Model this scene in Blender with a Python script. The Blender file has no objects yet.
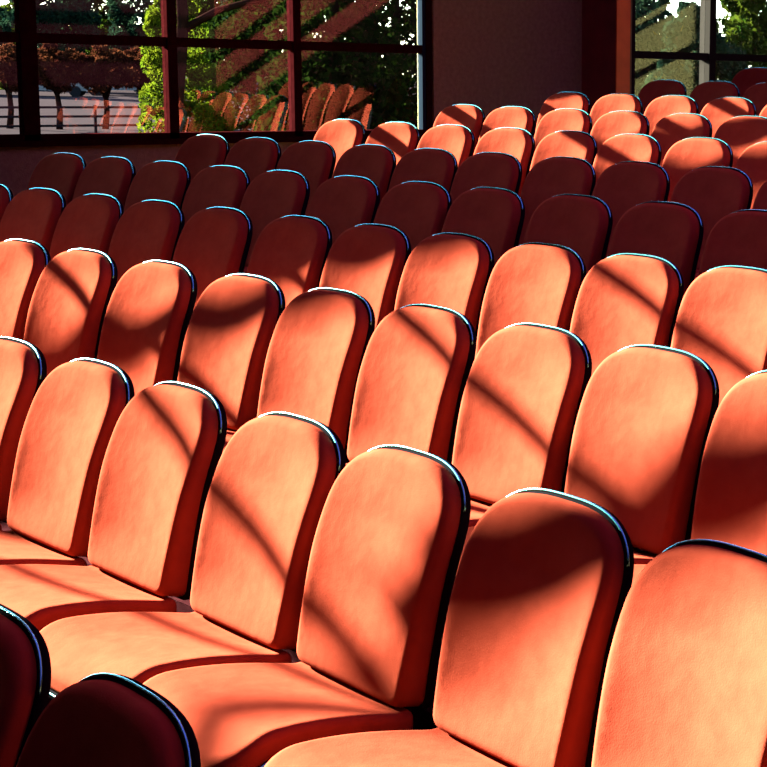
CAM=[[0.695233, 0.718504, 0.020066], [-0.11265, 0.081345, 0.990299], [0.709902, -0.690749, 0.137493]]
FPX=1528.35; PCX=729.20; PCY=285.11
ROWZ={'A': -1.6556, 'B': -1.5053, 'C': -1.3722, 'D': -1.2794, 'E': -1.1609, 'F': -1.055, 'G': -0.9525, 'H': -0.8401, 'I': -0.7359, 'J': -0.6247, 'K': -0.502}
ROWY={'A': [-0.964, -0.653, -0.371, -0.119, 0.105, 0.301, 0.47, 0.611, 0.725, 0.813, 0.875, 0.91, 0.919, 0.902, 0.858, 0.788, 0.692], 'B': [0.295, 0.566, 0.81, 1.03, 1.225, 1.396, 1.542, 1.665, 1.764, 1.84, 1.892, 1.921, 1.927, 1.91, 1.869, 1.805, 1.718], 'C': [1.073, 1.384, 1.665, 1.916, 2.137, 2.328, 2.491, 2.626, 2.733, 2.812, 2.864, 2.888, 2.885, 2.854, 2.797, 2.711, 2.598], 'D': [2.329, 2.565, 2.787, 2.994, 3.188, 3.368, 3.535, 3.687, 3.827, 3.952, 4.064, 4.163, 4.249, 4.321, 4.38, 4.426, 4.458], 'E': [3.246, 3.471, 3.685, 3.89, 4.084, 4.268, 4.442, 4.606, 4.759, 4.903, 5.037, 5.161, 5.275, 5.38, 5.474, 5.559, 5.613], 'F': [4.304, 4.508, 4.707, 4.901, 5.09, 5.274, 5.453, 5.627, 5.796, 5.96, 6.119, 6.273, 6.422, 6.567, 6.706, 6.84, 6.92], 'G': [5.319, 5.511, 5.7, 5.884, 6.065, 6.241, 6.414, 6.582, 6.747, 6.907, 7.064, 7.217, 7.365, 7.51, 7.651, 7.788, 7.886], 'H': [6.324, 6.504, 6.682, 6.857, 7.029, 7.199, 7.366, 7.53, 7.691, 7.849, 8.005, 8.158, 8.308, 8.456, 8.6, 8.743, 8.854], 'I': [7.304, 7.48, 7.654, 7.825, 7.994, 8.16, 8.324, 8.485, 8.644, 8.8, 8.953, 9.105, 9.253, 9.399, 9.543, 9.684, 9.808], 'J': [8.276, 8.45, 8.621, 8.79, 8.957, 9.121, 9.283, 9.442, 9.598, 9.753, 9.904, 10.054, 10.201, 10.345, 10.487, 10.627, 10.761], 'K': [9.272, 9.438, 9.601, 9.763, 9.923, 10.081, 10.237, 10.391, 10.543, 10.694, 10.842, 10.988, 11.133, 11.276, 11.417, 11.555, 11.692]}
SEATS=[('A', -3, -4.7539, 0.6418, 0.1207), ('A', -2, -4.2075, 0.704, 0.1063), ('A', -1, -3.6602, 0.7584, 0.0919), ('A', 0, -3.119, 0.8044, 0.0776), ('A', 1, -2.5578, 0.8439, 0.0629), ('B', -1, -5.9242, 1.5524, 0.132), ('B', 0, -5.3604, 1.6235, 0.1189), ('B', 1, -4.806, 1.6861, 0.1059), ('B', 2, -4.2896, 1.7379, 0.0939), ('B', 3, -3.7139, 1.7882, 0.0805), ('B', 4, -3.1964, 1.8268, 0.0684), ('B', 5, -2.6335, 1.8617, 0.0554), ('B', 6, -2.1008, 1.8879, 0.043), ('B', 7, -1.5405, 1.9084, 0.03), ('C', 0, -7.6755, 2.2021, 0.1943), ('C', 1, -7.1516, 2.3012, 0.1797), ('C', 2, -6.6403, 2.3903, 0.1655), ('C', 3, -6.0717, 2.4807, 0.1498), ('C', 4, -5.4959, 2.5629, 0.1339), ('C', 5, -4.9631, 2.6307, 0.1192), ('C', 6, -4.4207, 2.6915, 0.1043), ('C', 7, -3.8717, 2.7448, 0.0892), ('C', 8, -3.3406, 2.7884, 0.0746), ('C', 9, -2.8138, 2.8239, 0.0602), ('C', 10, -2.2196, 2.8549, 0.0439), ('D', -2, -9.9508, 2.7972, 0.211), ('D', -1, -9.3776, 2.9177, 0.2033), ('D', 0, -8.8642, 3.0217, 0.1964), ('D', 1, -8.3327, 3.1255, 0.1893), ('D', 2, -7.8087, 3.224, 0.1823), ('D', 3, -7.2576, 3.3235, 0.1749), ('D', 4, -6.663, 3.4261, 0.167), ('D', 5, -6.1222, 3.5153, 0.1598), ('D', 6, -5.5965, 3.5981, 0.1528), ('D', 7, -5.0653, 3.678, 0.1457), ('D', 8, -4.5516, 3.7516, 0.1389), ('D', 9, -4.0256, 3.8232, 0.1319), ('D', 10, -3.4453, 3.898, 0.1242), ('E', 0, -10.1659, 3.6505, 0.2082), ('E', 1, -9.6578, 3.7565, 0.2032), ('E', 2, -9.1187, 3.8661, 0.1978), ('E', 3, -8.5688, 3.9748, 0.1924), ('E', 4, -8.0498, 4.0745, 0.1873), ('E', 5, -7.4786, 4.1812, 0.1817), ('E', 6, -6.9353, 4.2795, 0.1764), ('E', 7, -6.4192, 4.3702, 0.1714), ('E', 8, -5.8474, 4.4675, 0.1658), ('E', 9, -5.3024, 4.5571, 0.1604), ('E', 10, -4.7547, 4.6443, 0.1551), ('E', 11, -4.2204, 4.7264, 0.1499), ('F', 0, -10.2255, 4.6626, 0.1952), ('F', 1, -9.6902, 4.7677, 0.1926), ('F', 2, -9.1511, 4.8721, 0.19), ('F', 3, -8.5948, 4.9783, 0.1873), ('F', 4, -8.0615, 5.0786, 0.1847), ('F', 5, -7.5352, 5.1763, 0.1821), ('F', 6, -6.9732, 5.279, 0.1794), ('F', 7, -6.4471, 5.3737, 0.1768), ('F', 8, -5.8982, 5.471, 0.1742), ('F', 9, -5.3624, 5.5646, 0.1716), ('G', 0, -10.1274, 5.6759, 0.1849), ('G', 1, -9.5656, 5.7804, 0.1827), ('G', 2, -9.0339, 5.878, 0.1806), ('G', 3, -8.4792, 5.9787, 0.1785), ('G', 4, -7.9397, 6.0754, 0.1764), ('G', 5, -7.4152, 6.1684, 0.1744), ('G', 6, -6.8684, 6.2641, 0.1722), ('G', 7, -6.3215, 6.3587, 0.1701), ('G', 8, -5.7827, 6.4506, 0.1681), ('H', 0, -10.0443, 6.6744, 0.1747), ('H', 1, -9.5205, 6.7664, 0.1733), ('H', 2, -8.9652, 6.8632, 0.1718), ('H', 3, -8.4339, 6.955, 0.1704), ('H', 4, -7.8842, 7.0492, 0.1689), ('H', 5, -7.3409, 7.1415, 0.1675), ('H', 6, -6.8001, 7.2325, 0.166), ('I', 0, -9.9715, 7.659, 0.1707), ('I', 1, -9.4295, 7.752, 0.1694), ('I', 2, -8.8824, 7.8452, 0.1681), ('I', 3, -8.3424, 7.9365, 0.1667), ('I', 4, -7.8011, 8.0272, 0.1654), ('J', 0, -9.8885, 8.6403, 0.1684), ('J', 1, -9.3359, 8.7338, 0.167), ('J', 2, -8.7976, 8.8242, 0.1658), ('K', 0, -9.7649, 9.6397, 0.1608), ('K', 1, -9.2232, 9.7273, 0.1598)]
SUN_E=255.0; SKY_E=1.6; EXPO=0.0
import bpy, bmesh, math, random
from mathutils import Vector, Matrix
random.seed(7)
H0 = 2.2                      # eye height above the stage floor
SC = bpy.context.scene
COL = SC.collection
FLOOR = {r: z + H0 - 0.43 for r, z in ROWZ.items()}

# ---------------------------------------------------------------- helpers
def link(o, parent=None):
    COL.objects.link(o)
    if parent is not None:
        o.parent = parent
    return o

def mesh_obj(name, verts, faces, mat, parent=None, smooth=False, mats=None, fmat=None):
    me = bpy.data.meshes.new(name)
    me.from_pydata([tuple(v) for v in verts], [], faces)
    me.update()
    if mats:
        for m in mats:
            me.materials.append(m)
        if fmat:
            me.polygons.foreach_set('material_index', fmat)
    else:
        me.materials.append(mat)
    if smooth:
        me.polygons.foreach_set('use_smooth', [True] * len(me.polygons))
    return link(bpy.data.objects.new(name, me), parent)

def empty(name, loc=(0, 0, 0), rz=0.0):
    o = bpy.data.objects.new(name, None)
    o.empty_display_size = 0.2
    COL.objects.link(o)
    o.location = loc
    o.rotation_euler = (0, 0, rz)
    return o

def tag(o, label=None, cat=None, group=None, kind=None):
    if label: o['label'] = label
    if cat: o['category'] = cat
    if group: o['group'] = group
    if kind: o['kind'] = kind
    return o

class MB:
    def __init__(s): s.v, s.f = [], []
    def add(s, v, f):
        n = len(s.v); s.v += [tuple(x) for x in v]; s.f += [tuple(i + n for i in q) for q in f]
    def box(s, x0, x1, y0, y1, z0, z1):
        v = [(x, y, z) for z in (z0, z1) for y in (y0, y1) for x in (x0, x1)]
        s.add(v, [(0, 2, 3, 1), (4, 5, 7, 6), (0, 1, 5, 4), (2, 6, 7, 3), (0, 4, 6, 2), (1, 3, 7, 5)])
    def tube(s, pts, r, n=8, caps=True):
        pts = [Vector(p) for p in pts]; rr = r if isinstance(r, (list, tuple)) else [r] * len(pts)
        V, F = [], []; ref = None
        for i, p in enumerate(pts):
            t = (pts[min(i + 1, len(pts) - 1)] - pts[max(i - 1, 0)]).normalized()
            if ref is None:
                ref = Vector((0, 0, 1)) if abs(t.z) < .9 else Vector((1, 0, 0))
            a = (ref - t * ref.dot(t)).normalized(); b = t.cross(a); ref = a
            for k in range(n):
                w = 2 * math.pi * k / n
                V.append(p + (a * math.cos(w) + b * math.sin(w)) * rr[i])
        for i in range(len(pts) - 1):
            for k in range(n):
                F.append((i * n + k, i * n + (k + 1) % n, (i + 1) * n + (k + 1) % n, (i + 1) * n + k))
        if caps:
            F.append(tuple(range(n - 1, -1, -1))); F.append(tuple((len(pts) - 1) * n + k for k in range(n)))
        s.add(V, F)
    def obj(s, name, mat, parent=None, smooth=False):
        return mesh_obj(name, s.v, s.f, mat, parent, smooth)

# ---------------------------------------------------------------- materials
def new_mat(name):
    m = bpy.data.materials.new(name); m.use_nodes = True
    nt = m.node_tree; b = nt.nodes['Principled BSDF']
    return m, nt, b

def plain(name, col, rough=.6, spec=.5, noise=0, scale=8, bump=0, bscale=60, metal=0.0, coat=0.0, sheen=0.0):
    m, nt, b = new_mat(name)
    b.inputs['Base Color'].default_value = (*col, 1)
    b.inputs['Roughness'].default_value = rough
    b.inputs['Specular IOR Level'].default_value = spec
    b.inputs['Metallic'].default_value = metal
    b.inputs['Coat Weight'].default_value = coat
    b.inputs['Sheen Weight'].default_value = sheen
    tc = nt.nodes.new('ShaderNodeTexCoord')
    if noise:
        n = nt.nodes.new('ShaderNodeTexNoise'); n.inputs['Scale'].default_value = scale; n.inputs['Detail'].default_value = 6
        nt.links.new(tc.outputs['Object'], n.inputs['Vector'])
        r = nt.nodes.new('ShaderNodeValToRGB')
        r.color_ramp.elements[0].position = .3; r.color_ramp.elements[1].position = .7
        r.color_ramp.elements[0].color = (*[c * (1 - noise) for c in col], 1)
        r.color_ramp.elements[1].color = (*[min(1, c * (1 + noise)) for c in col], 1)
        nt.links.new(n.outputs['Fac'], r.inputs['Fac']); nt.links.new(r.outputs['Color'], b.inputs['Base Color'])
    if bump:
        n = nt.nodes.new('ShaderNodeTexNoise'); n.inputs['Scale'].default_value = bscale; n.inputs['Detail'].default_value = 4
        nt.links.new(tc.outputs['Object'], n.inputs['Vector'])
        bm = nt.nodes.new('ShaderNodeBump'); bm.inputs['Strength'].default_value = bump; bm.inputs['Distance'].default_value = .01
        nt.links.new(n.outputs['Fac'], bm.inputs['Height']); nt.links.new(bm.outputs['Normal'], b.inputs['Normal'])
    return m

def fabric():
    m, nt, b = new_mat('coral_fabric')
    b.inputs['Roughness'].default_value = 0.95
    b.inputs['Specular IOR Level'].default_value = 0.0
    b.inputs['Sheen Weight'].default_value = SHEEN
    b.inputs['Sheen Roughness'].default_value = 0.4
    b.inputs['Sheen Tint'].default_value = (1, .35, .2, 1)
    tc = nt.nodes.new('ShaderNodeTexCoord')
    n1 = nt.nodes.new('ShaderNodeTexNoise'); n1.inputs['Scale'].default_value = 14; n1.inputs['Detail'].default_value = 8; n1.inputs['Roughness'].default_value = .65
    nt.links.new(tc.outputs['Object'], n1.inputs['Vector'])
    r = nt.nodes.new('ShaderNodeValToRGB')
    r.color_ramp.elements[0].position = .25; r.color_ramp.elements[1].position = .75
    c = FAB
    r.color_ramp.elements[0].color = (c[0] * .86, c[1] * .82, c[2] * .82, 1)
    r.color_ramp.elements[1].color = (min(1, c[0] * 1.1), c[1] * 1.15, c[2] * 1.15, 1)
    nt.links.new(n1.outputs['Fac'], r.inputs['Fac']); nt.links.new(r.outputs['Color'], b.inputs['Base Color'])
    n2 = nt.nodes.new('ShaderNodeTexNoise'); n2.inputs['Scale'].default_value = 260; n2.inputs['Detail'].default_value = 2
    n3 = nt.nodes.new('ShaderNodeTexNoise'); n3.inputs['Scale'].default_value = 7; n3.inputs['Detail'].default_value = 3
    for n in (n2, n3): nt.links.new(tc.outputs['Object'], n.inputs['Vector'])
    b1 = nt.nodes.new('ShaderNodeBump'); b1.inputs['Strength'].default_value = .25; b1.inputs['Distance'].default_value = .0015
    b2 = nt.nodes.new('ShaderNodeBump'); b2.inputs['Strength'].default_value = .35; b2.inputs['Distance'].default_value = .012
    nt.links.new(n2.outputs['Fac'], b1.inputs['Height']); nt.links.new(n3.outputs['Fac'], b2.inputs['Height'])
    nt.links.new(b2.outputs['Normal'], b1.inputs['Normal']); nt.links.new(b1.outputs['Normal'], b.inputs['Normal'])
    return m

FAB = (0.152, 0.0245, 0.0135)
SHEEN = 0.0
M_FAB = fabric()
M_SHELL = plain('black_shell_plastic', (.004, .004, .005), rough=.6, spec=0, bump=.1, bscale=120)
M_TRIM = plain('glossy_sky_blue_trim', (.06, .40, .46), rough=.25, spec=.8, metal=1.0)  # blue of the reflected sky put into the base colour
M_LEG = plain('painted_steel', (.03, .03, .032), rough=.4)
M_CARPET = plain('dark_red_carpet', (.016, .004, .005), rough=.95, spec=0, noise=.25, scale=30, bump=.4, bscale=220)
M_WALL = plain('brown_textured_wall', (.125, .118, .050), rough=.9, spec=.05, noise=.14, scale=26, bump=.5, bscale=90)
M_CEIL = plain('ceiling_plaster', (.34, .27, .24), rough=.9)
M_FRAME = plain('dark_red_brown_frame', (.010, .0013, .0016), rough=.6, spec=0, noise=.3, scale=20)
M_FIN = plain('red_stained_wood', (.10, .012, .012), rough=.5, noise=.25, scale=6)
M_FINEDGE = plain('orange_fin_edge', (.50, .09, .012), rough=.45, noise=.15, scale=6)  # front edge of the fin, stronger orange than its sides
M_GREY = plain('grey_window_frame', (.012, .011, .010), rough=.5, spec=0)
M_JAMB = plain('sky_lit_jamb', (.006, .010, .016), rough=.5, spec=0)  # bluish tone paints the sky's light on the reveal
M_WALLR = plain('dark_grey_green_wall', (.005, .0062, .005), rough=.9, spec=0)
M_OUTWALL = plain('blocker_concrete', (.10, .095, .09), rough=.9, spec=0, noise=.1)

def glass_mat(name, col):
    m = bpy.data.materials.new(name); m.use_nodes = True; nt = m.node_tree; nt.nodes.clear()
    out = nt.nodes.new('ShaderNodeOutputMaterial'); mix = nt.nodes.new('ShaderNodeMixShader')
    tr = nt.nodes.new('ShaderNodeBsdfTransparent'); tr.inputs['Color'].default_value = (*col, 1)
    gl = nt.nodes.new('ShaderNodeBsdfGlossy'); gl.inputs['Roughness'].default_value = 0.0
    fr = nt.nodes.new('ShaderNodeFresnel'); fr.inputs['IOR'].default_value = 1.5
    mu = nt.nodes.new('ShaderNodeMath'); mu.operation = 'MULTIPLY'; mu.inputs[1].default_value = 2.0
    ge = nt.nodes.new('ShaderNodeNewGeometry'); iv = nt.nodes.new('ShaderNodeMath'); iv.operation = 'SUBTRACT'; iv.inputs[0].default_value = 1.0
    m2 = nt.nodes.new('ShaderNodeMath'); m2.operation = 'MULTIPLY'; nt.links.new(ge.outputs['Backfacing'], iv.inputs[1])
    nt.links.new(fr.outputs[0], mu.inputs[0]); nt.links.new(mu.outputs[0], m2.inputs[0]); nt.links.new(iv.outputs[0], m2.inputs[1]); nt.links.new(m2.outputs[0], mix.inputs[0])
    nt.links.new(tr.outputs[0], mix.inputs[1]); nt.links.new(gl.outputs[0], mix.inputs[2]); nt.links.new(mix.outputs[0], out.inputs[0])
    return m
M_GLASS = glass_mat('window_glass', (.93, .97, .95))
M_GLASS_TINT = glass_mat('rose_fill_glass', (.95, .40, .60))  # rose tint made up to redden the fill on shaded seats

def leaf_mat(name, c1, c2, trans=.5):
    m = bpy.data.materials.new(name); m.use_nodes = True; nt = m.node_tree; nt.nodes.clear()
    out = nt.nodes.new('ShaderNodeOutputMaterial'); mix = nt.nodes.new('ShaderNodeMixShader'); mix.inputs[0].default_value = trans
    d = nt.nodes.new('ShaderNodeBsdfDiffuse'); t = nt.nodes.new('ShaderNodeBsdfTranslucent')
    tc = nt.nodes.new('ShaderNodeTexCoord'); n = nt.nodes.new('ShaderNodeTexNoise'); n.inputs['Scale'].default_value = 3.5; n.inputs['Detail'].default_value = 5
    r = nt.nodes.new('ShaderNodeValToRGB'); r.color_ramp.elements[0].position = .36; r.color_ramp.elements[1].position = .64
    r.color_ramp.elements[0].color = (*c1, 1); r.color_ramp.elements[1].color = (*c2, 1)
    nt.links.new(tc.outputs['Object'], n.inputs['Vector']); nt.links.new(n.outputs['Fac'], r.inputs['Fac'])
    nt.links.new(r.outputs['Color'], d.inputs['Color']); nt.links.new(r.outputs['Color'], t.inputs['Color'])
    nt.links.new(d.outputs[0], mix.inputs[1]); nt.links.new(t.outputs[0], mix.inputs[2]); nt.links.new(mix.outputs[0], out.inputs[0])
    return m
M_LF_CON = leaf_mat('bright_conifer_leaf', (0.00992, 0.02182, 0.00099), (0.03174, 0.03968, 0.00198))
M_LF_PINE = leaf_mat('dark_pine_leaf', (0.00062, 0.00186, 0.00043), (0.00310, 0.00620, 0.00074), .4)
M_LF_RED = leaf_mat('russet_leaf', (0.00992, 0.00217, 0.00149), (0.02182, 0.00694, 0.00298), .4)
M_LF_TEAL = leaf_mat('blue_green_leaf', (0.00099, 0.00446, 0.00316), (0.00496, 0.01091, 0.00546), .35)
M_LF_MID = leaf_mat('mid_green_leaf', (0.00298, 0.00992, 0.00099), (0.01587, 0.02182, 0.00198), .5)
M_LF_YEL = leaf_mat('yellow_flower', (0.05952, 0.03472, 0.00198), (0.07936, 0.05952, 0.00496), .4)
M_BARK = plain('dark_bark', (0.00450, 0.00198, 0.00162), spec=0, rough=.9, noise=.3, scale=12, bump=.5, bscale=30)
M_GRASS = plain('lawn_grass', (0.00620, 0.00930, 0.00372), rough=.95, noise=.35, scale=2, spec=0)
M_PAVE = plain('pale_pink_pavement', (0.01240, 0.00961, 0.01085), rough=.9, noise=.1, scale=.6, spec=0)
M_RAIL = plain('grey_fence_paint', (0.00315, 0.00270, 0.00360), spec=0, rough=.6)
M_STONE = plain('pale_stone_wall', (0.03780, 0.03600, 0.03780), spec=0, rough=.9, noise=.15)

# ---------------------------------------------------------------- setting
XW = -11.5                     # inner face of the window wall
XR = 6.0
YF, YB = -7.0, 14.0
ZC = 5.6
NS = list(range(-12, 5))
def row_y(r, n):
    a = ROWY[r]; n = max(-12, min(4, n)); k = min(int(n + 12), 15); t = n + 12 - k
    return a[k] * (1 - t) + a[k + 1] * t
ROWS = 'ABCDEFGHIJK'
def build_floor():
    mb = MB(); xs = [XW - .2] + [x + .37 for x in range(-11, int(XR))] + [XR] 
    def line(k, x):
        if k == 0: return YF
        if k == len(ROWS): return YB
        r = ROWS[k]; return row_y(r, x) - .50
    for k, r in enumerate(ROWS):
        z = FLOOR[r]; zl = FLOOR[ROWS[k - 1]] if k else z
        for a, b in zip(xs[:-1], xs[1:]):
            y0a, y0b, y1a, y1b = line(k, a), line(k, b), line(k + 1, a), line(k + 1, b)
            mb.add([(a, y0a, z), (b, y0b, z), (b, y1b, z), (a, y1a, z)], [(0, 1, 2, 3)])
            if k: mb.add([(a, y0a, zl), (b, y0b, zl), (b, y0b, z), (a, y0a, z)], [(0, 1, 2, 3)])
    o = mb.obj('floor', M_CARPET); tag(o, kind='structure'); return o
build_floor()

Z_SILL, Z_HEAD = H0 - .60, H0 + 2.42
WT = .26
# wall openings (y0, y1)
OPEN = [(-1.08, 2.345), (3.62, 7.53), (9.80, 13.2)]
def wall_left():
    mb = MB(); x0, x1 = XW - WT, XW
    mb.box(x0, x1, YF - .3, YB + .3, -.3, Z_SILL)
    mb.box(x0, x1, YF - .3, YB + .3, Z_HEAD, ZC + .3)
    ys = [YF - .3] + [v for o in OPEN for v in o] + [YB + .3]
    for a, b in zip(ys[::2], ys[1::2]): mb.box(x0, x1, a, b, Z_SILL, Z_HEAD)
    tag(mb.obj('wall_left', M_WALL), kind='structure')
wall_left()
mb = MB(); mb.box(XW - WT, XR + .3, YB, YB + .3, -.3, ZC + .3); tag(mb.obj('wall_back', M_WALL), kind='structure')
mb = MB(); mb.box(XW - WT, XR + .3, YF - .3, YF, -.3, ZC + .3); tag(mb.obj('wall_front', M_WALL), kind='structure')
mb = MB(); mb.box(XR, XR + .3, YF - .3, YB + .3, -.3, ZC + .3); tag(mb.obj('wall_right', M_WALLR), kind='structure')
# ceiling with one long unseen skylight well, widened for fill light
SKY = (SKX0, SKX1, SKY0, SKY1) = (-8.0, 2.0, 1.0, 12.5)
mb = MB(); z0, z1 = ZC, ZC + .3
mb.box(XW - WT, SKX0, YF - .3, YB + .3, z0, z1); mb.box(SKX1, XR + .3, YF - .3, YB + .3, z0, z1)
mb.box(SKX0, SKX1, YF - .3, SKY0, z0, z1); mb.box(SKX0, SKX1, SKY1, YB + .3, z0, z1)
tag(mb.obj('ceiling', M_CEIL), kind='structure')
# unseen wall added outside to keep the sun off the sixth row
mb = MB(); mb.box(XW - WT - 3.75, XW - WT + .01, 3.30, 3.58, -.3, ZC); tag(mb.obj('wall_sun_blocker', M_OUTWALL), kind='structure')

def window(n, y0, y1, mull, bars, mat, jamb=None, x=XW - .02, dep=.15, bh=.036):
    """steel framed window: perimeter frame, mullions, glazing bars; one pane mesh per cell as children"""
    mb = MB(); xo, xi = x - dep, x
    f = .06
    mb.box(xo, xi, y0, y0 + f, Z_SILL, Z_HEAD); mb.box(xo, xi, y1 - f, y1, Z_SILL, Z_HEAD)
    mb.box(xo, xi, y0, y1, Z_SILL, Z_SILL + .055); mb.box(xo, xi, y0, y1, Z_HEAD - f, Z_HEAD)
    for m0, m1 in mull: mb.box(xo, xi, m0, m1, Z_SILL, Z_HEAD)
    edges = [y0 + f] + [v for m in mull for v in m] + [y1 - f]
    cells = list(zip(edges[::2], edges[1::2]))
    for (a, b), bl in zip(cells, bars):
        for zb in bl: mb.box(xo + dep * .13, xi - dep * .13, a, b, H0 + zb - bh, H0 + zb + bh)
    fr = mb.obj('window_%d' % n, mat); tag(fr, kind='structure')
    for (a, b), bl in zip(cells, bars):
        zs = [Z_SILL + .055] + [v for zb in bl for v in (H0 + zb - bh, H0 + zb + bh)] + [Z_HEAD - f]
        for za, zc in zip(zs[::2], zs[1::2]):
            g = MB(); xg = (xo + xi) / 2; g.box(xg - .003, xg + .003, a, b, za, zc)
            g.obj('window_pane', M_GLASS, fr)
    if jamb:
        g = MB(); g.box(xo + .02, xi - .01, y1 - f - .035, y1 - f - .002, Z_SILL + .055, Z_HEAD - f); g.obj('window_jamb', jamb, fr)
    return fr
B_R = [.15, .85, 1.56, 2.2]
window(1, 3.62, 7.53, [(4.065, 4.180), (5.150, 5.225), (6.205, 6.275)], [B_R] * 4, M_FRAME, M_JAMB, dep=.10)
window(2, 9.80, 13.2, [(10.86, 10.95), (11.95, 12.04)], [[.16, .86, 1.57, 2.2]] * 3, M_GREY)
window(3, -1.08, 2.345, [(-.262, -.222), (.70, .815), (1.165, 1.230)], [[.05, .75, 1.46], [.05, .75, 1.46], [.15, .82, 1.56], [.03, .73, 1.56, 2.2]], M_FRAME, dep=.06, bh=.028)
mb = MB(); mb.box(XW - .075, XW - .045, -.225, -.172, H0 + 1.62, Z_HEAD - .05); mb.box(XW - .075, XW - .045, -.18, -.135, H0 + 1.80, Z_HEAD - .05); plate_ = mb.obj('added_shade_plate', M_FRAME, bpy.data.objects['window_3'])  # unseen plates added to shade the upper left of one near seat
# unseen skylight, widened to raise the fill: rafters, purlins and glass
mb = MB()
for k in range(6): xx = SKX0 + (SKX1 - SKX0) * k / 5; mb.box(xx - .05, xx + .05, SKY0, SKY1, ZC + .02, ZC + .24)
for k in range(6): yy = SKY0 + (SKY1 - SKY0) * k / 5; mb.box(SKX0, SKX1, yy - .04, yy + .04, ZC + .06, ZC + .22)
wf = mb.obj('window_4', M_FRAME); tag(wf, kind='structure')
mb = MB(); mb.box(SKX0, SKX1, SKY0, SKY1, ZC + .245, ZC + .255); mb.obj('window_pane', M_GLASS_TINT, wf)
# timber fin beside window 2
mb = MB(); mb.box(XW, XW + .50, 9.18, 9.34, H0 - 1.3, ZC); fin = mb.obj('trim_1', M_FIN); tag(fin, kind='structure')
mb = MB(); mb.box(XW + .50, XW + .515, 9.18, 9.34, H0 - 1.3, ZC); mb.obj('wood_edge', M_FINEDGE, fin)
# baseboard and inner sill of the window wall
mb = MB(); mb.box(XW, XW + .05, YF, YB, Z_SILL - .03, Z_SILL + .012); tag(mb.obj('trim_2', M_FRAME), kind='structure')

# ---------------------------------------------------------------- seats
def arc(cx, cy, r, a0, a1, n):
    return [(cx + r * math.cos(math.radians(a0 + (a1 - a0) * k / n)), cy + r * math.sin(math.radians(a0 + (a1 - a0) * k / n))) for k in range(n + 1)]
def outline(w, h, ry, p, wb, rb):
    """back outline in the back plane (x, h), counter-clockwise: rounded base, flaring sides, superelliptic top"""
    pts = []; top = h - ry
    for k in range(1, 14): t = k / 14; pts.append((-(wb - rb) + 2 * (wb - rb) * t, 0))
    pts += arc(wb - rb, rb, rb, -90, 0, 6)
    for k in range(1, 18): t = k / 18; pts.append((wb + (w - wb) * math.sin(t * math.pi / 2), rb + (top - rb) * t))
    m = 44
    for k in range(m + 1):
        a = math.pi * k / m; c, s_ = math.cos(a), math.sin(a)
        pts.append((w * math.copysign(abs(c) ** (2 / p), c), top + ry * abs(s_) ** (2 / p)))
    for k in range(17, 0, -1): t = k / 18; pts.append((-(wb + (w - wb) * math.sin(t * math.pi / 2)), rb + (top - rb) * t))
    pts += arc(-(wb - rb), rb, rb, 180, 270, 6)
    return resample(pts, 120)
def resample(pts, n):
    P2 = pts + [pts[0]]; L = [0]
    for a, b in zip(P2[:-1], P2[1:]): L.append(L[-1] + math.hypot(b[0] - a[0], b[1] - a[1]))
    out = []; j = 0
    for k in range(n):
        d = L[-1] * k / n
        while L[j + 1] < d: j += 1
        t = (d - L[j]) / max(1e-9, L[j + 1] - L[j]); out.append((P2[j][0] * (1 - t) + P2[j + 1][0] * t, P2[j][1] * (1 - t) + P2[j + 1][1] * t))
    return out

LEAN = .262
def bend(h):
    return .30 * max(0, h - .28) ** 1.7
def thick(h):
    return .085 - .040 * max(0, min(1, h / .6)) ** .8
def P(x, h, dpt):
    """point of the back: x across, h up the back plane, dpt behind the front plane"""
    sl, cl = math.sin(LEAN), math.cos(LEAN)
    y = -.010 + sl * h + dpt * cl + bend(h) - .010 * math.sin(min(1, max(0, h) / .5) * math.pi)
    return (x, y, cl * h - dpt * sl)

def loft(rings, close_first=None, close_last=None):
    V, F = [], []; n = len(rings[0])
    for r in rings: V += r
    for i in range(len(rings) - 1):
        for k in range(n): F.append((i * n + k, i * n + (k + 1) % n, (i + 1) * n + (k + 1) % n, (i + 1) * n + k))
    if close_first: V.append(close_first); c = len(V) - 1; F += [(c, (k + 1) % n, k) for k in range(n)]
    if close_last: V.append(close_last); c = len(V) - 1; b = (len(rings) - 1) * n; F += [(c, b + k, b + (k + 1) % n) for k in range(n)]
    return V, F

def offs(pts, d):
    """inset a closed outline by d along its normals"""
    n = len(pts); out = []
    for i in range(n):
        a = pts[i - 1]; b = pts[(i + 1) % n]; tx, ty = b[0] - a[0], b[1] - a[1]; L = math.hypot(tx, ty) or 1
        out.append((pts[i][0] - ty / L * d, pts[i][1] + tx / L * d))
    return out
def fill_rings(base, spine, fz, m=16):
    """rings shrinking from an outline to a short vertical spine"""
    out = []
    for k in range(1, m + 1):
        s = 1 - k / m; r = []
        for x, h in base:
            sy = max(spine[0], min(spine[1], h)); sx = max(-.03, min(.03, x))
            r.append(fz(sx + (x - sx) * s, sy + (h - sy) * s))
        out.append(r)
    my = (spine[0] + spine[1]) / 2
    for k in range(1, 5):
        s = max(.02, 1 - k / 4); out.append([fz(max(-.03, min(.03, x)) * s, my + (max(spine[0], min(spine[1], h)) - my) * s) for x, h in base])
    return out

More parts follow.
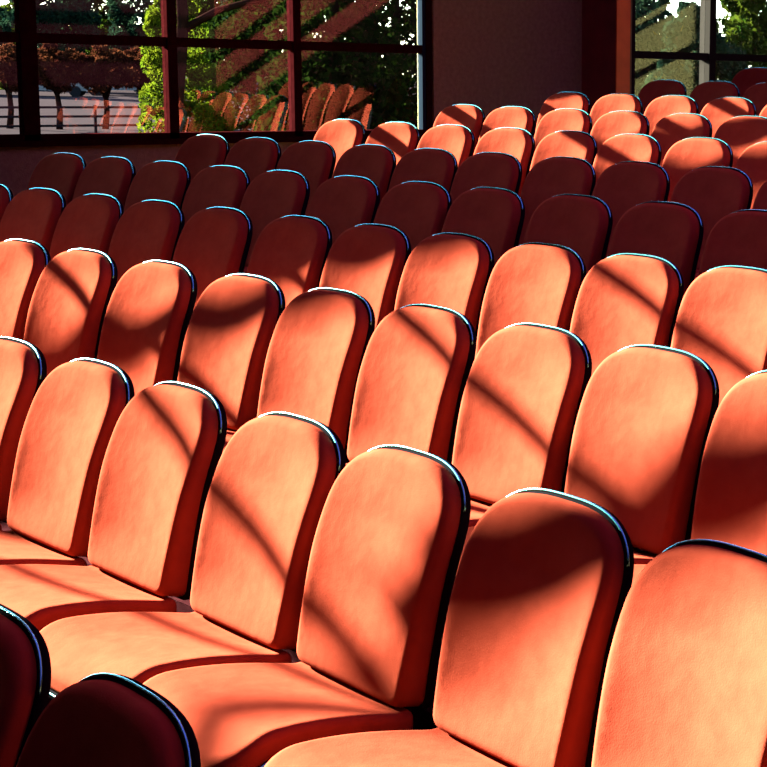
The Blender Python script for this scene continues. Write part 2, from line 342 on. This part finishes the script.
from mathutils.geometry import delaunay_2d_cdt
def fill(base, V, F, start, fz, step=.0125, flip=False):
    """triangulated grid inside the closed ring whose vertices start at index start; fz lifts (x, y) to 3D"""
    n = len(base); xs = [p[0] for p in base]; ys = [p[1] for p in base]
    def inside(x, y):
        c = False
        for i in range(n):
            x1, y1 = base[i]; x2, y2 = base[i - 1]
            if (y1 > y) != (y2 > y) and x < (x2 - x1) * (y - y1) / (y2 - y1) + x1: c = not c
        return c
    pts = list(base); y = min(ys) + step * .8; row = 0
    while y < max(ys):
        x = min(xs) + (step / 2 if row % 2 else 0)
        while x < max(xs):
            if inside(x, y) and min((x - a) ** 2 + (y - b) ** 2 for a, b in base) > (step * .62) ** 2: pts.append((x, y))
            x += step
        y += step * .87; row += 1
    r = delaunay_2d_cdt([Vector(p) for p in pts], [], [list(range(n))], 1, 1e-6)
    vs, fs, orig = r[0], r[2], r[3]
    m = {}
    for i, v in enumerate(vs):
        o = orig[i][0] if orig[i] else None
        if o is not None and o < n: m[i] = start + o
        else: V.append(fz(v.x, v.y)); m[i] = len(V) - 1
    F += [tuple(m[i] for i in f) for f in fs]

HW = .249; HT = .582
OUT = outline(HW, HT, .20, 2.9, .233, .045)
def smooth(t):
    t = max(0, min(1, t)); return t * t * (3 - 2 * t)
def concave(x, h):
    q = max(-1, min(1, x / .21)); return .017 * (1 - q * q) * smooth((h - .02) / .14) * smooth((HT - .02 - h) / .16)
def backrest_mesh():
    rings = []; R = .024; o0 = offs(OUT, .007)
    rings.append([P(x, h, thick(h) + .004) for x, h in offs(o0, .03)])
    rings.append([P(x, h, thick(h) + .002) for x, h in offs(o0, .004)])
    for t in (.9, .7, .5): rings.append([P(x, h, R + (thick(h) - R) * t) for x, h in o0])
    for k in range(9):
        a = math.pi / 2 * k / 8
        q = offs(o0, R * (1 - math.cos(a)))
        rings.append([P(x, h, R * (1 - math.sin(a))) for x, h in q])
    base = offs(o0, R)
    V, F = loft(rings, P(0, .29, thick(.29)))
    fill(base, V, F, (len(rings) - 1) * len(base), lambda x, h: P(x, h, concave(x, h)))
    return V, F
def shell_mesh():
    o = OUT; rings = []
    for d, e in ((.014, -.006), (.003, -.006), (.0, -.002), (-.003, .004), (-.003, .012), (.002, .020), (.014, .026)):
        rings.append([P(x, h, thick(h) + e) for x, h in offs(o, d)])
    rings += fill_rings(offs(o, .014), (.16, .42), lambda x, h: P(x, h, thick(h) + .026 + .02 * (1 - (x / .24) ** 2)), 8)
    return loft(rings, P(0, .29, thick(.29)), P(0, .29, thick(.29) + .046))
def trim_path():
    q = [(x, h) for x, h in offs(OUT, -.0022) if h > .475]
    i = max(range(len(q)), key=lambda k: math.hypot(q[k][0] - q[k - 1][0], q[k][1] - q[k - 1][1])); q = q[i:] + q[:i]
    return [P(x, h, thick(h) - .004) for x, h in q]

def rrect(w, y0, y1, rf, rb, n=10):
    pts = arc(w - rf, y0 + rf, rf, -90, 0, n) + arc(w - rb, y1 - rb, rb, 0, 90, n) + arc(-(w - rb), y1 - rb, rb, 90, 180, n) + arc(-(w - rf), y0 + rf, rf, 180, 270, n)
    pts = [(x * (1 + .068 * smooth(-y / .28)), y) for x, y in pts]
    return resample(pts, 110)
PANF = -.47
def pan_top(x, y):
    t = max(0, min(1.02, -y / .47))
    z = .072 * math.sin(t * math.pi * .60) - .045 * smooth((t - .70) / .32) ** 1.3
    return z - .009 * (1 - (x / .23) ** 2) * smooth((1 - t) / .3)
def pan_mesh():
    o = rrect(.234, PANF, .045, .085, .03); rings = []; R = .024
    rings.append([(x, y, pan_top(x, y) - .066) for x, y in offs(o, .02)])
    rings.append([(x, y, pan_top(x, y) - .060) for x, y in offs(o, .002)])
    rings.append([(x, y, pan_top(x, y) - .042) for x, y in o])
    for k in range(9):
        a = math.pi / 2 * k / 8
        rings.append([(x, y, pan_top(x, y) - R * (1 - math.sin(a))) for x, y in offs(o, R * (1 - math.cos(a)))])
    V, F = loft(rings, (0, -.2, -.03))
    fill(offs(o, R), V, F, (len(rings) - 1) * len(o), lambda x, y: (x, y, pan_top(x, y)))
    return V, F
def pan_shell():
    o = rrect(.236, PANF - .004, .05, .087, .03); rings = []
    for d, e in ((.014, -.056), (.0, -.056), (-.001, -.062), (.0, -.076), (.02, -.094), (.07, -.108)):
        rings.append([(x, y, pan_top(x, y) + e) for x, y in offs(o, d)])
    rings += fill_rings(offs(o, .07), (-.24, -.16), lambda x, y: (x, y, pan_top(x, y) - .108), 4)
    return loft(rings, (0, -.2, -.05), (0, -.2, pan_top(0, -.2) - .108))
def pan_trim_path():
    q = [(x, y) for x, y in rrect(.2372, PANF - .005, .05, .087, .03) if y < -.28]
    i = max(range(len(q)), key=lambda k: math.hypot(q[k][0] - q[k - 1][0], q[k][1] - q[k - 1][1])); q = q[i:] + q[:i]
    return [(x, y, pan_top(x, y) - .060) for x, y in q]

SD = {}
def build_proto():
    def mk(name, V, F, mat, smooth=True):
        me = bpy.data.meshes.new(name); me.from_pydata([tuple(v) for v in V], [], F); me.update(); me.materials.append(mat)
        bm = bmesh.new(); bm.from_mesh(me); bmesh.ops.recalc_face_normals(bm, faces=bm.faces); bm.to_mesh(me); bm.free()
        if smooth: me.polygons.foreach_set('use_smooth', [True] * len(me.polygons))
        return me
    root = empty('auditorium_seat')
    parts = []
    def add(name, V, F, mat, smooth=True, parent=None, lab=None):
        o = bpy.data.objects.new(name, mk(name, V, F, mat, smooth)); COL.objects.link(o); o.parent = parent or root
        if lab: o['label'] = lab
        parts.append(o); return o
    add('backrest', *backrest_mesh(), M_FAB)
    bs = add('back_shell', *shell_mesh(), M_SHELL, lab='black plastic back shell')
    mb = MB(); mb.tube(trim_path(), .0034, 8); add('edge_trim', mb.v, mb.f, M_TRIM, parent=bs, lab='shiny bluish edge trim')
    add('seat_cushion', *pan_mesh(), M_FAB)
    ss = add('seat_shell', *pan_shell(), M_SHELL, lab='black plastic seat underside')
    mb = MB(); mb.tube(pan_trim_path(), .0035, 6); add('edge_trim', mb.v, mb.f, M_TRIM, parent=ss, lab='shiny bluish edge trim')
    # pedestal: column, foot plate, bracket carrying the back
    mb = MB(); mb.box(-.035, .035, -.20, -.10, -.42, -.10); mb.box(-.10, .10, -.26, -.04, -.434, -.415)
    add('pedestal_leg', mb.v, mb.f, M_LEG, smooth=False)
    mb = MB(); mb.tube([(0, -.10, -.13), (0, .06, -.12), (0, .115, -.02), (0, .15, .12)], [.022, .022, .02, .016], 8)
    add('back_bracket', mb.v, mb.f, M_LEG)
    return root
proto = build_proto()

def kids(o, cache):
    return [c for c in cache if c.parent == o]
ALLP = [o for o in COL.objects]
PK = kids(proto, ALLP); SUB = {c.name: kids(c, ALLP) for c in PK}
def dup_seat():
    r = proto.copy(); COL.objects.link(r)
    for c in PK:
        k = c.copy(); COL.objects.link(k); k.parent = r
        for g in SUB[c.name]:
            s = g.copy(); COL.objects.link(s); s.parent = k
    return r

ORD = ['first', 'second', 'third', 'fourth', 'fifth', 'sixth', 'seventh', 'eighth', 'ninth', 'tenth', 'eleventh', 'twelfth']
ROWN = dict(zip(ROWS, ['front', 'second', 'third', 'fourth', 'fifth', 'sixth', 'seventh', 'eighth', 'ninth', 'tenth', 'eleventh']))
LOOK = {
 ('A', 0): 'dark maroon seat cut by left edge, blue-edged back',
 ('A', 1): 'dark maroon seat with round blue-edged top',
 ('B', 0): 'pale sunlit seat cut by the left edge',
 ('B', 1): 'pale sunlit coral seat, small crease near top',
 ('B', 2): 'sunlit coral seat, thin shadow stripe near top',
 ('B', 3): 'sunlit coral seat, diagonal shadow stripe across mid back',
 ('B', 4): 'large sunlit coral seat, shadow stripe low on its back',
 ('B', 5): 'large half shaded seat, bright triangle lower right',
 ('B', 6): 'largest coral seat filling the bottom right corner',
 ('C', 1): 'pale sunlit seat cut by the left edge',
 ('C', 2): 'sunlit seat, curved shadow stripe at its top',
 ('C', 3): 'seat lit at upper left, dark red below',
 ('C', 4): 'seat shaded at upper left, bright along its right',
 ('C', 5): 'evenly sunlit coral seat',
 ('C', 6): 'sunlit seat, shadow stripe near its top',
 ('C', 7): 'sunlit seat, shadow stripe across mid back',
 ('C', 8): 'sunlit seat, shadow stripe low on back',
 ('C', 9): 'red half shaded seat cut by right edge',
 ('D', 5): 'dark maroon seat, lit lower right corner',
 ('D', 6): 'sunlit coral seat beside the last dark one',
 ('D', 7): 'evenly sunlit coral seat',
 ('D', 8): 'sunlit seat, shadow stripe near its top',
 ('D', 9): 'sunlit seat, shadow stripe across back, by right edge',
 ('G', 0): 'sunlit seat before window, shaded top right corner',
 ('G', 1): 'sunlit seat with shade at its lower left',
 ('G', 6): 'dark red seat with a small lit corner',
 ('H', 0): 'sunlit row-end seat with dark band',
 ('H', 4): 'sunlit seat, diagonal shadow band at top',
 ('H', 5): 'mostly shaded red seat lit along its top left',
 ('I', 0): 'sunlit row-end seat before red pillar',
 ('I', 3): 'sunlit seat, diagonal shadow at its top',
}
FIRST = {'A': 0, 'B': 0, 'C': 1, 'D': -1, 'E': 0, 'F': 0, 'G': 0, 'H': 0, 'I': 0, 'J': 0, 'K': 0}
LAST = {'A': 1, 'B': 6, 'C': 9, 'D': 9, 'E': 10, 'F': 9, 'G': 7, 'H': 5, 'I': 4, 'J': 2, 'K': 0}
used = False
for (r, i, x, y, a) in SEATS:
    s = proto if not used else dup_seat(); used = True
    s.location = (x, y, ROWZ[r] + H0); s.rotation_euler = (0, 0, a)
    k = i - FIRST[r]
    if 0 <= k <= LAST[r] - FIRST[r]:
        look = LOOK.get((r, i)) or ('dark maroon seat in shade' if r in 'EFJKD' else 'sunlit coral seat')
        lab = '%s, %s from left in %s row' % (look, ORD[k], ROWN[r])
        assert len(lab.split()) <= 16, lab
    elif k < 0:
        lab = 'coral seat beyond the left edge, %s outward in %s row' % (ORD[-k - 1], ROWN[r])
    else:
        lab = 'coral seat just beyond the right edge in %s row' % ROWN[r]
    tag(s, lab, 'seat', '%s row of upholstered auditorium seats' % ROWN[r])

# ---------------------------------------------------------------- outdoors
GZ = H0 - 2.1
mb = MB(); mb.box(-260, XW - WT, -160, 260, GZ - .4, GZ); tag(mb.obj('ground', M_GRASS), kind='structure')
mb = MB(); mb.add([(XW - 30, -120, GZ + .02), (XW - 30, 240, GZ + .02), (XW - 190, 240, GZ + .02), (XW - 190, -120, GZ + .02)], [(0, 1, 2, 3)])
tag(mb.obj('pavement', M_PAVE), kind='structure')

def cam_ray(u, v):
    X, Y, Z = (Vector(c) for c in CAM)      # right, up, back
    d = X * ((u - PCX) / FPX) - Y * ((v - PCY) / FPX) - Z
    return d
def at(u, dist):
    """ground point seen in column u, dist metres beyond the eye along x"""
    d = cam_ray(u, 90); t = (-dist) / d.x
    return Vector((d.x * t, d.y * t, GZ))

def leaves(shape, n, size, rnd, mat, name, parent, jit=1.0):
    V, F = [], []
    for _ in range(n):
        c = shape(rnd); s = size * rnd.uniform(.6, 1.4)
        a = Vector((rnd.gauss(0, 1), rnd.gauss(0, 1), rnd.gauss(0, 1))).normalized()
        b = a.orthogonal().normalized(); b.rotate(Matrix.Rotation(rnd.uniform(0, 6.28), 3, a))
        c2 = a.cross(b); k = len(V)
        V += [c - b * s, c + c2 * s * .45, c + b * s, c - c2 * s * .45]; F.append((k, k + 1, k + 2, k + 3))
    return mesh_obj(name, V, F, mat, parent)

def clumps(cx, cy, cz, rx, rz, rnd, k):
    cs = []
    for _ in range(k):
        while True:
            p = (rnd.uniform(-1, 1), rnd.uniform(-1, 1), rnd.uniform(-1, 1))
            if sum(q * q for q in p) < 1: break
        cs.append((cx + p[0] * rx, cy + p[1] * rx, cz + p[2] * rz, rnd.uniform(.22, .42) * min(rx, rz * 1.3)))
    return cs

def round_tree(name, label, pos, h, crown_r, crown_h, trunk_h, mat, n=5000, size=.08, seed=0, trunk_r=.09, k=22, group=None, lean=0):
    rnd = random.Random(seed); root = empty(name, pos); tag(root, label, 'tree' if trunk_h > .4 else 'bush', group)
    cz = h - crown_h
    mb = MB()
    top = Vector((lean, 0, cz)); mb.tube([(0, 0, -.05), (lean * .3, .05, trunk_h * .5), (lean * .7, 0, trunk_h), tuple(top)], [trunk_r * 1.2, trunk_r, trunk_r * .8, trunk_r * .3], 7)
    for q in range(6):
        a = q * 1.05 + rnd.random(); mb.tube([(lean * .6, 0, trunk_h * rnd.uniform(.7, 1)), (lean + math.cos(a) * crown_r * .35, math.sin(a) * crown_r * .35, (trunk_h + cz) / 2 + .1), (lean + math.cos(a) * crown_r * .7, math.sin(a) * crown_r * .7, cz + rnd.uniform(-.1, .4) * crown_h)], [trunk_r * .5, trunk_r * .35, trunk_r * .12], 5)
    mb.obj('trunk', M_BARK, root, True)
    cs = clumps(lean, 0, cz, crown_r, crown_h, rnd, k)
    def sh(rd):
        c = rd.choice(cs); v = Vector((rd.gauss(0, 1), rd.gauss(0, 1), rd.gauss(0, 1))).normalized() * c[3] * rd.uniform(.6, 1.0) ** .5
        return Vector(c[:3]) + v
    leaves(sh, n, size, rnd, mat, 'foliage', root)
    return root

def conifer(name, label, pos, h, r, mat, n=6000, size=.06, seed=0, power=.8, lobes=40):
    rnd = random.Random(seed); root = empty(name, pos); tag(root, label, 'tree')
    mb = MB(); mb.tube([(0, 0, -.05), (0, 0, h * .9)], [r * .12, .01], 7); mb.obj('trunk', M_BARK, root, True)
    cs = []
    for _ in range(lobes):
        t = rnd.random() ** 1.1; a = rnd.uniform(0, 6.28); rr = r * (1 - t) ** power * .72
        cs.append((rr * math.cos(a), rr * math.sin(a), .1 + t * h * .86, r * (.22 + .2 * (1 - t))))
    def sh(rd):
        c = rd.choice(cs); v = Vector((rd.gauss(0, 1), rd.gauss(0, 1), rd.gauss(0, 1) * 1.3)).normalized() * c[3]
        return Vector(c[:3]) + v
    leaves(sh, n, size, rnd, mat, 'foliage', root)
    return root

# bright conifer and its neighbours just outside window 1
conifer('conifer', 'bright yellow-green conifer outside the left window, behind its second mullion', at(178, 25), 5.0, .62, M_LF_CON, n=20000, size=.045, seed=5, power=.32, lobes=90)
conifer('conifer', 'smaller bright green conifer right of the tall one outside', at(213, 24), 2.12, .42, M_LF_CON, n=9000, size=.04, seed=9, power=.42, lobes=44)
# dark pines filling the two right hand panes
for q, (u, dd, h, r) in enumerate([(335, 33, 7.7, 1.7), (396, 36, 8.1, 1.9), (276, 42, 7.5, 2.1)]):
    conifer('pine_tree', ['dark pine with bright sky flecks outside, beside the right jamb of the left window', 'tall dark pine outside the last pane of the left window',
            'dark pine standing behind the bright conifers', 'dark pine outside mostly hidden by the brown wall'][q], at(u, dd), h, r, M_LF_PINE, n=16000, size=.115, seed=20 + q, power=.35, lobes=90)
# row of street trees; russet crowns partly paint in seat reflections
for q, (u, dd) in enumerate([(8, 48), (58, 47), (104, 47), (142, 49), (205, 50)]):
    round_tree('street_tree', ['russet tree outside the leftmost pane', 'russet tree outside, left of the two seen whole', 'russet tree outside with a forked dark trunk in mid pane', 'russet tree outside half behind the bright conifer',
               'russet tree hidden behind the bright conifers'][q], at(u, dd), 2.35 + .1 * (q % 2), .78, .55, 1.15, M_LF_RED, n=6000, size=.075, seed=40 + q, trunk_r=.085, k=26, group='street trees along the pavement', lean=.15 * (-1) ** q)
# taller blue green trees behind
for q, (u, dd, h) in enumerate([(-38, 94, 6.2), (22, 108, 5.4), (58, 97, 7.4), (104, 105, 7.8), (147, 97, 6.4), (200, 103, 7.8), (252, 98, 7.2)]):
    round_tree('tall_tree', ['dark green tree beyond the far left pane', 'dark green tree with bright sky to its left', 'tall blue green tree outside, left of mid pane', 'tall blue green tree outside, at mid pane',
               'blue green tree with sky on its right, behind the conifer', 'broad green tree behind the conifers', 'broad green tree behind the pines'][q], at(u, dd), h, 2.3, 2.9, 1.8, [M_LF_TEAL, M_LF_MID][q % 2], n=10000, size=.19, seed=60 + q, trunk_r=.14, k=34, group='tall trees beyond the pavement')
# long rail fence
fp0, fp1 = at(-60, 41), at(215, 41)
fd = (fp1 - fp0); fl = fd.length; fd.normalize()
root = empty('rail_fence', fp0, math.atan2(fd.y, fd.x)); tag(root, 'long grey rail fence crossing the pale pavement behind the street trees', 'fence')
for k in range(int(fl / 1.9) + 1):
    m = MB(); m.box(k * 1.9 - .03, k * 1.9 + .03, -.03, .03, 0, .92); m.obj('fence_post', M_RAIL, root)
for z in (.14, .38, .62, .86):
    m = MB(); m.box(0, fl, -.02, .02, z - .03, z + .03); m.obj('fence_rail', M_RAIL, root)
# low pale stone wall and parked cars far behind
fp0, fp1 = at(-60, 118), at(330, 118); fd = (fp1 - fp0); fl = fd.length; fd.normalize()
m = MB(); m.box(0, fl, -.15, .15, 0, .75); sw = m.obj('boundary_wall', M_STONE); sw.location = fp0; sw.rotation_euler = (0, 0, math.atan2(fd.y, fd.x))
tag(sw, 'low pale wall far behind the street trees', 'wall')
def car(u, dd, label, mat):
    p = at(u, dd); root = empty('parked_car', p, math.radians(60)); tag(root, label, 'car', 'cars parked beyond the trees')
    prof = [(-2.1, .35), (-2.12, .75), (-1.9, .92), (-1.35, .98), (-.85, 1.40), (.55, 1.42), (1.15, .98), (2.0, .86), (2.12, .6), (2.1, .35)]
    V = [(x, sy, z) for sy in (-.82, .82) for x, z in prof]; n = len(prof)
    F = [tuple(range(n)), tuple(range(2 * n - 1, n - 1, -1))] + [(k, (k + 1) % n, n + (k + 1) % n, n + k) for k in range(n)]
    mesh_obj('car_body', V, F, mat, root)
    g = MB(); g.box(-.95, .75, -.835, .835, 1.02, 1.30); g.obj('car_window', M_SHELL, root)
    for x in (-1.3, 1.35):
        for y in (-.80, .80):
            w_ = MB(); w_.tube([(x, y - .09, .32), (x, y + .09, .32)], .32, 14); w_.obj('wheel', M_SHELL, root)
M_WHITECAR = plain('white_car_paint', (.05, .05, .053), rough=.5, spec=.05)
car(52, 90, 'white car parked far outside between the trunks, left', M_WHITECAR)
car(120, 92, 'white car parked far outside beside the conifer', M_WHITECAR)
# low shrubs under the window
def shrub(name, label, pos, h, r, mat, n, size, seed, group=None, flowers=0):
    rnd = random.Random(seed); root = empty(name, pos); tag(root, label, 'bush', group)
    mb = MB()
    for q in range(7):
        a = q * .9; mb.tube([(0, 0, -.03), (math.cos(a) * r * .3, math.sin(a) * r * .3, h * .35), (math.cos(a) * r * .6, math.sin(a) * r * .6, h * .75)], [.03, .02, .008], 5)
    mb.obj('stems', M_BARK, root, True)
    cs = clumps(0, 0, h * .52, r, h * .5, rnd, 40)
    def sh(rd):
        c = rd.choice(cs); v = Vector((rd.gauss(0, 1), rd.gauss(0, 1), rd.gauss(0, 1))).normalized() * c[3] * rd.uniform(.5, 1) ** .5
        p = Vector(c[:3]) + v; p.z = max(.02, p.z); return p
    leaves(sh, n, size, rnd, mat, 'foliage', root)
    if flowers: leaves(sh, flowers, size * 1.3, rnd, M_LF_YEL, 'flowers', root)
for q, (u, dd, h, r, mat, fl_) in enumerate([(648, 22, 3.35, .9, M_LF_TEAL, 30), (694, 20.5, 3.2, .8, M_LF_TEAL, 90), (744, 23, 4.2, 1.2, M_LF_MID, 60)]):
    shrub('shrub', ['blue green shrub outside right window beside the grey frame', 'blue green shrub with yellow flowers left of the right mullion', 'bright green shrub outside right of the right mullion',
          'green shrub outside at the right edge', 'blue green shrub mostly hidden by the red fin'][q], at(u, dd), h, r, mat, 14000, .085, 80 + q, 'shrubs outside the right window', fl_)
# bare branch crossing the third upper pane

bp = at(174, 20); root = empty('bare_tree', bp); tag(root, 'dark bare limb slanting up across the third upper pane of the left window', 'tree')
X_ = Vector(CAM[0]); X_.z = 0; X_.normalize()
m = MB(); m.tube([(0, 0, -.05), (0, 0, 1.3), tuple(X_ * .15 + Vector((0, 0, 2.6))), tuple(X_ * .1 + Vector((0, 0, 4.0)))], [.12, .10, .08, .05], 8); m.obj('trunk', M_BARK, root, True)
m = MB(); m.tube([tuple(X_ * .1 + Vector((0, 0, 2.5))), tuple(X_ * .6 + Vector((0, 0, 2.78))), tuple(X_ * 1.3 + Vector((0, 0, 2.98))), tuple(X_ * 2.4 + Vector((0, 0, 3.5)))], [.06, .05, .04, .03], 7); m.obj('limb', M_BARK, root, True)
# ---------------------------------------------------------------- light
sun = bpy.data.lights.new('sun', 'SUN'); sun.energy = SUN_E; sun.angle = math.radians(.53); sun.color = (1.0, .90, .74)
so = bpy.data.objects.new('sun', sun); COL.objects.link(so)
az, el = math.radians(13.8), math.radians(18.5)
sdir = Vector((math.cos(az) * math.cos(el), math.sin(az) * math.cos(el), -math.sin(el)))
so.rotation_euler = sdir.to_track_quat('-Z', 'Y').to_euler(); so.location = (-40, -8, 16)

w = bpy.data.worlds.new('sky'); SC.world = w; w.use_nodes = True; nt = w.node_tree
bg = nt.nodes['Background']
st = nt.nodes.new('ShaderNodeTexSky'); st.sky_type = 'NISHITA'; st.sun_disc = False
st.sun_elevation = math.radians(35); st.sun_rotation = math.atan2(-sdir.x, -sdir.y); st.air_density = 1.0; st.dust_density = .6; st.ozone_density = 2.5
nt.links.new(st.outputs[0], bg.inputs[0]); bg.inputs[1].default_value = SKY_E

# ---------------------------------------------------------------- camera
cam = bpy.data.cameras.new('camera'); co = bpy.data.objects.new('camera', cam); COL.objects.link(co)
R, U, Bk = CAM
co.matrix_world = Matrix(((R[0], U[0], Bk[0], 0), (R[1], U[1], Bk[1], 0), (R[2], U[2], Bk[2], H0), (0, 0, 0, 1)))
cam.sensor_width = 36; cam.sensor_fit = 'HORIZONTAL'; cam.lens = FPX / 767 * 36
cam.shift_x = (383.5 - PCX) / 767; cam.shift_y = (PCY - 383.5) / 767
cam.clip_start = .05; cam.clip_end = 600
SC.camera = co
vs = SC.view_settings; vs.view_transform = 'Standard'; vs.look = 'None'; vs.exposure = EXPO; vs.gamma = 1; vs.use_curve_mapping = False
